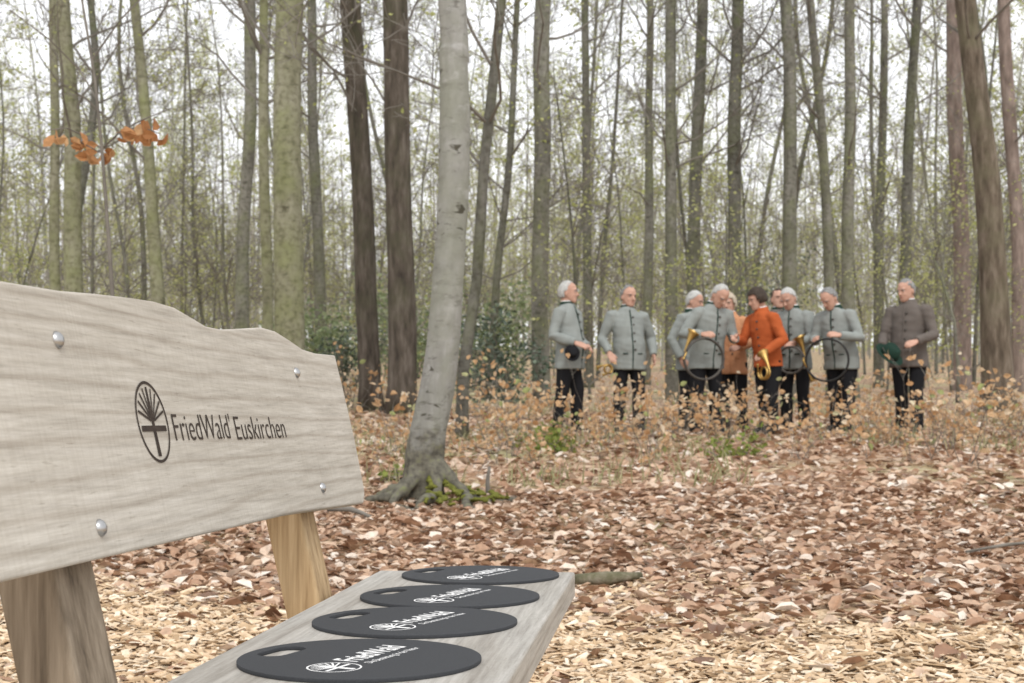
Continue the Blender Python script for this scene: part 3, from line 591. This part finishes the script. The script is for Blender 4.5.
# ------------------------------------------------------------------ people
def ik(s,w,l1,l2,pole):
    d=w-s; L_=min(d.length,(l1+l2)*.995); dn=d.normalized(); a=(l1*l1-l2*l2+L_*L_)/(2*L_); h=math.sqrt(max(l1*l1-a*a,0))
    pp=(pole-dn*pole.dot(dn)).normalized(); return s+dn*a+pp*h, s+dn*L_
def person(label,u,Y,th,h=1.78,lean=0,hy=0,hp=0,rh=None,lh=None,coat='loden',hem=.74,hair='hairwhite',ht='short',belly=.0,w=1.04,collar='greencloth',step=0,trous='black',curl=.5,buttons=True,roll=0,side=0):
    x=(u-512)/F*Y; t=empty('person',(x,Y,gz(x,Y)),label,'person',None,math.radians(th),h/1.76)
    ln=math.radians(lean); sl_=math.radians(side)
    def X(v):
        v=Vector(v)
        if v.z<=.78: return v
        k=max(0,min(1,(v.z-.78)/.3)); a=ln*k; c,s=math.cos(a),math.sin(a); dz=v.z-.9
        return Vector((v.x+math.sin(sl_*k)*dz,v.y*c-dz*s,.9+dz*c+v.y*s))
    rh=Vector(rh or (-.275,-.06,.885)); lh=Vector(lh or (.275,-.04,.885))
    arms=[]
    for sd,wt in ((-1,rh),(1,lh)):
        s=X((sd*.185*w,.0,1.395)); e,wr=ik(s,wt,.305,.275,Vector((sd*.55,.7,-.4))); arms.append((sd,s,e,wr))
    N0=X((0,.012,1.485)); HM=Matrix.Rotation(math.radians(hy),3,'Z')@Matrix.Rotation(math.radians(hp)+ln*.35,3,'X')@Matrix.Rotation(math.radians(roll),3,'Y')
    def HT(v): v=Vector(v); return N0+HM@Vector((v.x*1.1,(v.y-.012)*1.07,v.z*1.06+.026))
    legs=[]
    for sd in (-1,1):
        fy=-.06*step*sd; legs.append((sd,(sd*.095*w,.0,.9),(sd*.11,fy*.6-.015,.5),(sd*.12,fy+.015,.09)))
    mb=MB()
    rings=[(0,0,.84,.14*w,.1),(0,0,.95,.14*w,.1),(0,0,1.1,.13*w,.095),(0,0,1.3,.145*w,.1),(0,0,1.40,.13*w,.085),(0,.0,1.46,.08,.065)]
    mb.loft(rings,20,T=X)
    mb.tube([X((0,.015,1.4)),N0,HT((0,.02,.03)),HT((0,.015,.08))],[.065,.058,.058,.056],14)
    mb.loft([(0,-.058,0,.026,.024),(0,-.05,.012,.042,.042),(0,-.03,.035,.055,.066),(0,-.012,.065,.065,.083),(0,-.004,.095,.07,.091),(0,0,.125,.0725,.0945),(0,.002,.155,.074,.097),(0,.004,.185,.069,.091),(0,.006,.21,.056,.073),(0,.008,.227,.036,.047),(0,.008,.235,.014,.018)],24,T=HT)
    mb.tube([HT((0,-.088,.13)),HT((0,-.1,.11)),HT((0,-.114,.088)),HT((0,-.09,.078))],[.009,.011,.0165,.011],8)
    for sd in (-1,1):
        mb.ball((sd*.074,.012,.1),(.01,.02,.033),HT,n=10,k=6)
        mb.tube([HT((sd*.012,-.09,.142)),HT((sd*.034,-.089,.146)),HT((sd*.055,-.068,.14))],[.009,.009,.007],6)
        mb.ball((sd*.036,-.07,.082),(.018,.014,.016),HT,n=8,k=5)
    for sd,s,e,wr in arms:
        mb.tube([s,s.lerp(e,.5),e,e.lerp(wr,.4),wr],[.05,.043,.038,.038,.027],10)
        fd=(wr-e).normalized(); pn=Vector((-sd,0,0)) if fd.z<-.7 else Vector((-sd*.35,.6,-.5)); pn=(pn-fd*pn.dot(fd)).normalized(); sdv=fd.cross(pn).normalized()
        if sdv.dot(Vector((0,-1,.6)))<0: sdv=-sdv
        for q,(of,fl) in enumerate(((.030,.074),(.0105,.083),(-.0095,.077),(-.029,.060))):
            kn=wr+fd*(.092-.006*abs(q-1))+sdv*of*1.05; mb.tube([wr+sdv*of*.55,wr+fd*.05+sdv*of*.9,kn],[.017,.0155,.012],8)
            p=kn; a=curl*.35
            pts=[p]
            for sgl in (.45,.32,.25):
                dd=fd*math.cos(a)+pn*math.sin(a); p=p+dd*fl*sgl; pts.append(p); a+=curl
            mb.tube(pts,[.0105,.0095,.0085,.007],8)
        p=wr+fd*.025+sdv*.022; mb.tube([p,p+fd*.03+sdv*.022+pn*.008,p+fd*.062+sdv*.03+pn*.018,p+fd*.085+sdv*.028+pn*.028],[.015,.0125,.0105,.008],8)
    for sd,hip,kn,an in legs:
        mb.tube([hip,kn,(kn[0],kn[1]+.02,.38),an,(an[0],an[1]-.01,.05)],[.075,.05,.048,.036,.036],10)
        mb.tube([(an[0],an[1]+.03,.045),(an[0]+sd*.01,an[1]-.13,.035)],[.036,.03],8)
    body=obj('body',mb.mesh([M['skin']]),t); remesh(body,.0068,3)
    for sd in (-1,1):
        mb=MB(); mb.ball((sd*.031,-.079,.121),(.012,.011,.0065),HT,0,10,6); mb.ball((sd*.031,-.0865,.121),(.0062,.005,.0055),HT,1,8,5)
        obj('eye',mb.mesh([M['eyew'],M['iris']]),body)
        mb=MB(); mb.tube([HT((sd*.013,-.0985,.138)),HT((sd*.033,-.0965,.143)),HT((sd*.053,-.078,.137))],[.003,.0042,.0025],6); obj('eyebrow',mb.mesh([M[hair if hair!='hairwhite' else 'hairgrey']]),body)
    mb=MB(); mb.tube([HT((-.023,-.083,.051)),HT((-.01,-.0935,.054)),HT((0,-.0945,.0525)),HT((.01,-.0935,.054)),HT((.023,-.083,.051))],[.0025,.0045,.0045,.0045,.0025],6); obj('mouth',mb.mesh([M['lip']]),body)
    mb=MB(); nt_,npn=26,48
    long_=ht=='bob'; ex=.012 if long_ else -.0015
    for i in range(nt_+1):
        for j in range(npn):
            a=PI*i/nt_; p=2*PI*j/npn; q=1+.05*noise.noise(Vector((math.cos(p)*3,math.sin(p)*3,a*3+u)))
            mb.v.append((q*(.0775+ex)*math.sin(a)*math.cos(p),.008+q*(.101+ex)*math.sin(a)*math.sin(p),.123+q*(.1175+ex*.9)*math.cos(a)))
    fl={'short':.2,'recede':.228,'bob':.18,'bald':.3}[ht]
    for i in range(nt_):
        for j in range(npn):
            f_=(i*npn+j,i*npn+(j+1)%npn,(i+1)*npn+(j+1)%npn,(i+1)*npn+j)
            c=sum((Vector(mb.v[q]) for q in f_),Vector())/4; yn=c.y/.1+.12*noise.noise(c*60)
            lim=fl if yn<-.4 else (fl+(.125-fl)*min(1,(yn+.4)/.5) if yn<.1 else (.125 if yn<.3 else .055))
            if long_: lim=fl if yn<-.5 else (.06 if yn>-.25 else .11)
            if ht=='bald': lim=.125 if 0<yn<.3 else (.055 if yn>=.3 else .3)
            if c.z>lim and not (ht=='bald' and c.z>.185): mb.f.append(f_); mb.m.append(0)
    mb.v=[tuple(HT(v)) for v in mb.v]
    ho=obj('hair',mb.mesh([M[hair]]),body); so=ho.modifiers.new('s','SOLIDIFY'); so.thickness=.007; so.offset=-.6; bake(ho)
    bm=bmesh.new(); bm.from_mesh(ho.data); bmesh.ops.delete(bm,geom=[v for v in bm.verts if not v.link_faces],context='VERTS'); bm.to_mesh(ho.data); bm.free()
    JR=[(hem,.208,.158),(.85,.198,.152),(.95,.187,.146),(1.05,.178,.141),(1.15,.178,.14),(1.25,.188,.14),(1.33,.193,.134),(1.385,.182,.121),(1.42,.15,.106),(1.455,.112,.092),(1.485,.085,.079),(1.505,.072,.072)]
    JR=[q for q in JR if q[0]>=hem]
    def ring(z):
        for a,b_ in zip(JR,JR[1:]):
            if a[0]<=z<=b_[0]: k=(z-a[0])/(b_[0]-a[0]); return a[1]+(b_[1]-a[1])*k,a[2]+(b_[2]-a[2])*k
        return JR[-1][1:]
    bl=lambda z: belly*math.exp(-((z-1.02)/.17)**2)
    wz=lambda z: w if z<1.4 else 1+(w-1)*max(0,(1.5-z)/.1)
    mb=MB(); mb.loft([(0,-bl(z)*.6,z,rx*wz(z)+bl(z)*.4,ry+bl(z)*.5) for z,rx,ry in JR],28,T=X,p=2.08)
    for sd,s,e,wr in arms:
        cuff=wr-(wr-e).normalized()*.012
        mb.tube([s+(X((0,0,1.42))-s)*.3,s+Vector((sd*.006,0,-.008)),s.lerp(e,.35),s.lerp(e,.75),e,e.lerp(wr,.3),e.lerp(wr,.75),cuff],[.066,.077,.07,.064,.063,.06,.054,.05],14)
    jk=obj('jacket',mb.mesh([M[coat]]),t); remesh(jk,.0115,2)
    displace(jk.data,lambda c:.011*noise.noise(Vector((c.x*5+u,c.y*5,c.z*8)))+.0055*noise.noise(Vector((c.x*11+c.z*9,c.y*11+u,c.z*20))))
    fy=lambda z:-(ring(z)[1]+bl(z)*1.1)-.002
    mb=MB(); zz=np.linspace(hem+.01,1.47,16); mb.tube([X((.0,fy(z)+.001,z)) for z in zz],[.008]*16,6); obj('front_trim',mb.mesh([M[collar]]),jk)
    if buttons:
        for z in (.98,1.08,1.18,1.28,1.37):
            mb=MB(); c=X((.028,fy(z)-.003,z)); mb.tube([c+Vector((0,.014,0)),c+Vector((0,-.003,0)),c+Vector((0,-.006,0))],[.012,.012,.008],10); obj('button',mb.mesh([M['button']]),jk)
        for sd in (-1,1):
            mb=MB(); q=[X((sd*a,-(math.sqrt(max(0,1-(a/(ring(.9)[0]*w+.01))**2.08))*ring(.9)[1]+bl(.9)*1.1)-.003,.93)) for a in (.06,.09,.12)]
            mb.tube(q,[.007,.008,.007],6); obj('pocket_flap',mb.mesh([M[collar]]),jk)
    mb=MB(); mb.loft([(0,.004,1.458,.106,.092),(0,.006,1.485,.086,.083),(0,.01,1.522,.074,.077),(0,.01,1.524,.067,.07),(0,.006,1.49,.068,.068)],24,T=X,cap=False); obj('collar',mb.mesh([M[collar]]),jk)
    mb=MB(); mb.loft([(0,.006,1.49,.063,.066),(0,.008,1.532,.064,.068),(0,.008,1.534,.058,.062)],20,T=X,cap=False); obj('shirt_collar',mb.mesh([M['shirt']]),t)
    mb=MB(); mb.loft([(0,0,.80,.16*w,.13),(0,0,.88,.168*w,.13),(0,0,.96,.158*w,.122),(0,0,1.0,.145*w,.115)],20)
    for sd,hip,kn,an in legs:
        mb.tube([(hip[0],hip[1],.88),(hip[0]*1.02,hip[1],.72),kn,(kn[0],kn[1]*.6+an[1]*.4+.012,.32),(an[0],an[1],.05)],[.103,.096,.08,.075,.072],14)
    tr_=obj('trousers',mb.mesh([M[trous]]),t); remesh(tr_,.013,4)
    for sd,hip,kn,an in legs:
        mb=MB(); mb.loft([(an[0]+sd*.008,an[1]-.06,-.005,.046,.14),(an[0]+sd*.008,an[1]-.06,.025,.047,.142),(an[0]+sd*.006,an[1]-.045,.055,.043,.12),(an[0],an[1]+.005,.09,.042,.055),(an[0],an[1]+.01,.12,.042,.046)],18,p=2.4); obj('shoe',mb.mesh([M['leather']]),t)
    return t
person('man in grey jacket standing in profile facing right at the left end of the group',569,17.2,58,1.84,-2,24,2,rh=(-.2,-.2,1.03),lh=(.02,-.24,1.0),hair='hairwhite',ht='recede',belly=.045,step=1,w=1.06)
person('man in grey jacket facing the camera with both arms hanging, second from left',629,17.5,12,1.79,0,16,8,rh=(-.29,-.16,.93),lh=(.28,-.11,.9),hair='hairgrey',ht='recede',belly=.035,step=.6,side=-2,w=1.04)
person('man in grey jacket mostly hidden behind the bowed man with the large horn',690,18.1,48,1.76,2,14,16,hair='hairwhite',ht='short')
person('white haired man in grey jacket with bowed head holding a large dark horn',706,17.2,24,1.85,13,8,38,rh=(-.24,-.32,1.12),lh=(.16,-.36,1.08),hair='hairwhite',ht='recede',belly=.02,curl=.8,step=.7,side=2,w=1.07,roll=4)
person('blond woman in peach coat standing behind the others',733,17.8,-22,1.72,2,-5,10,coat='salmon',collar='salmon',hair='hairblond',ht='bob',hem=.72,w=.93,lh=(.14,-.3,1.05),rh=(-.14,-.3,1.05),side=-3,roll=-5)
person('dark haired woman in rust orange jacket turned left and pointing',768,17.1,-56,1.76,11,-16,16,coat='orange',collar='orange',hair='hairdark',ht='bob',hem=.8,w=1.,rh=(-.1,-.42,1.14),lh=(.22,-.26,.96),curl=.6,step=1)
person('dark haired person hidden behind the woman in orange, only head showing',778,18.6,10,1.78,0,0,0,coat='brownjacket',hair='hairdark',ht='short')
person('white haired man in grey jacket holding a brass horn right of the woman in orange',795,17.7,-36,1.79,7,-5,30,rh=(-.13,-.36,1.06),lh=(.16,-.36,1.04),hair='hairwhite',ht='short',curl=.8,w=1.06,roll=-4)
person('man in grey jacket bowing his head over a round black horn',842,17.2,-44,1.78,13,-12,34,rh=(-.14,-.38,1.09),lh=(.18,-.36,1.13),hair='hairgrey',ht='recede',belly=.035,curl=.8,step=.8,side=-2,w=1.08)
person('man in brown grey jacket at the right end of the group holding a green hat',909,17.2,-40,1.85,5,-18,12,rh=(-.17,-.34,.98),lh=(.22,-.3,1.02),coat='brownjacket',collar='brownjacket',hair='hairgrey',ht='short',belly=.03,curl=.7,step=1,side=2,w=1.12)
def horn(label,u,v,Y,rz,R_,tm_,bell_a,bs=.7,turns=2.0,flip=1):
    p=at(u,v,Y); t=empty('hunting_horn',p,label,'horn','horns held by the group',math.radians(rz)); mb=MB()
    n=int(40*turns); a0=math.radians(bell_a)-2*PI*turns
    pts=[Vector((flip*R_*math.cos(a0+2*PI*turns*i/n),-.03+.06*i/n,R_*math.sin(a0+2*PI*turns*i/n))) for i in range(n+1)]
    mb.tube(pts,[.0125]*len(pts),10); obj('tubing',mb.mesh([M[tm_]]),t)
    e=pts[-1]; d=(pts[-1]-pts[-2]).normalized(); mb=MB(); nrm=Vector((e.x,0,e.z)).normalized(); q=[];rr=[]
    for s,r_ in ((0,.018),(.1,.022),(.18,.033),(.25,.05),(.3,.068),(.33,.088),(.345,.11),(.34,.108),(.31,.07)):
        q.append(e+d*s*bs-nrm*(s*s*.5*bs)); rr.append(r_*bs if s else .0135)
    mb.tube(q,rr,24,0,False); obj('bell',mb.mesh([M['brass']]),t)
    s0=pts[0]; d0=(pts[0]-pts[1]).normalized(); mb=MB(); mb.tube([s0,s0+d0*.06,s0+d0*.09,s0+d0*.1],[.012,.008,.014,.015],12); obj('mouthpiece',mb.mesh([M['brass']]),t)
horn('large dark coiled horn with brass bell held by the bowed white haired man',704,359,16.78,12,.24,'button',20,.75,2,-1)
horn('brass horn held low by the woman in orange',764,373,16.65,-60,.07,'brass',30,.7,1.6)
horn('brass horn held by the white haired man right of the woman in orange',791,360,17.22,-24,.16,'button',10,.75)
horn('large round black horn held by the man with bowed grey head',827,360,16.8,-20,.25,'leather',200,.5)
horn('small brass horn hanging from the hand of the second man from the left',608,369,17.3,20,.05,'brass',100,.35,1.5)
def hat(label,u,v,Y,mat,rot,sc=1):
    p=at(u,v,Y); t=empty('hat',p,label,'hat',sc=sc); t.rotation_euler=rot; mb=MB()
    mb.loft([(0,0,0,.1,.115),(0,0,.05,.095,.11),(0,0,.1,.08,.095),(0,0,.115,.05,.07),(0,0,.11,.02,.03)],24); obj('crown',mb.mesh([M[mat]]),t)
    mb=MB(); mb.loft([(0,0,.0,.098,.113),(0,0,-.006,.13,.148),(0,0,.006,.16,.18),(0,0,.012,.158,.178),(0,0,.004,.128,.146),(0,0,.006,.099,.114)],28,cap=False); obj('brim',mb.mesh([M[mat]]),t)
hat('dark green felt hat held in front by the man in brown jacket',889,355,16.8,'greencloth',(.7,.3,.3),1.12)
hat('small black hat held in front by the man in profile',572,353,16.86,'black',(1.2,.3,.2),.6)
# ------------------------------------------------------------------ light and camera
w=bpy.data.worlds.new('World'); S.world=w; w.use_nodes=True; nt=w.node_tree; bg=nt.nodes['Background']
sk=nt.nodes.new('ShaderNodeTexSky'); sk.sky_type='NISHITA'; sk.sun_disc=False; sk.sun_elevation=math.radians(48); sk.sun_rotation=math.radians(172)
sk.air_density=1; sk.dust_density=4
hs=nt.nodes.new('ShaderNodeHueSaturation'); hs.inputs['Saturation'].default_value=.12; hs.inputs['Value'].default_value=.1
nt.links.new(sk.outputs[0],hs.inputs['Color'])
mx=mix(nt,hs.outputs[0],(.97,.98,1.0),.7); nt.links.new(mx,bg.inputs['Color']); bg.inputs['Strength'].default_value=1.6
sd=bpy.data.lights.new('sun','SUN'); sd.energy=1.5; sd.angle=math.radians(15); sd.color=(1,.96,.9); so=bpy.data.objects.new('sun',sd); C.objects.link(so)
so.rotation_euler=(math.radians(42),0,math.radians(8))
cd=bpy.data.cameras.new('camera'); co=bpy.data.objects.new('camera',cd); C.objects.link(co); co.location=(0,0,CH); co.rotation_euler=(PI/2,0,0)
cd.sensor_width=36; cd.lens=F*36/1024; cd.shift_y=(HV-341.5)/1024; cd.clip_end=2000; cd.clip_start=.05
cd.dof.use_dof=True; cd.dof.focus_distance=2.8; cd.dof.aperture_fstop=10
if ZOOM:
    cd.lens*=2.7; cd.shift_y=2.7*(HV-355)/1024; cd.shift_x=2.7*(735-512)/1024; cd.dof.use_dof=False
S.camera=co
S.view_settings.view_transform='Standard'; S.view_settings.look='None'; S.view_settings.exposure=0
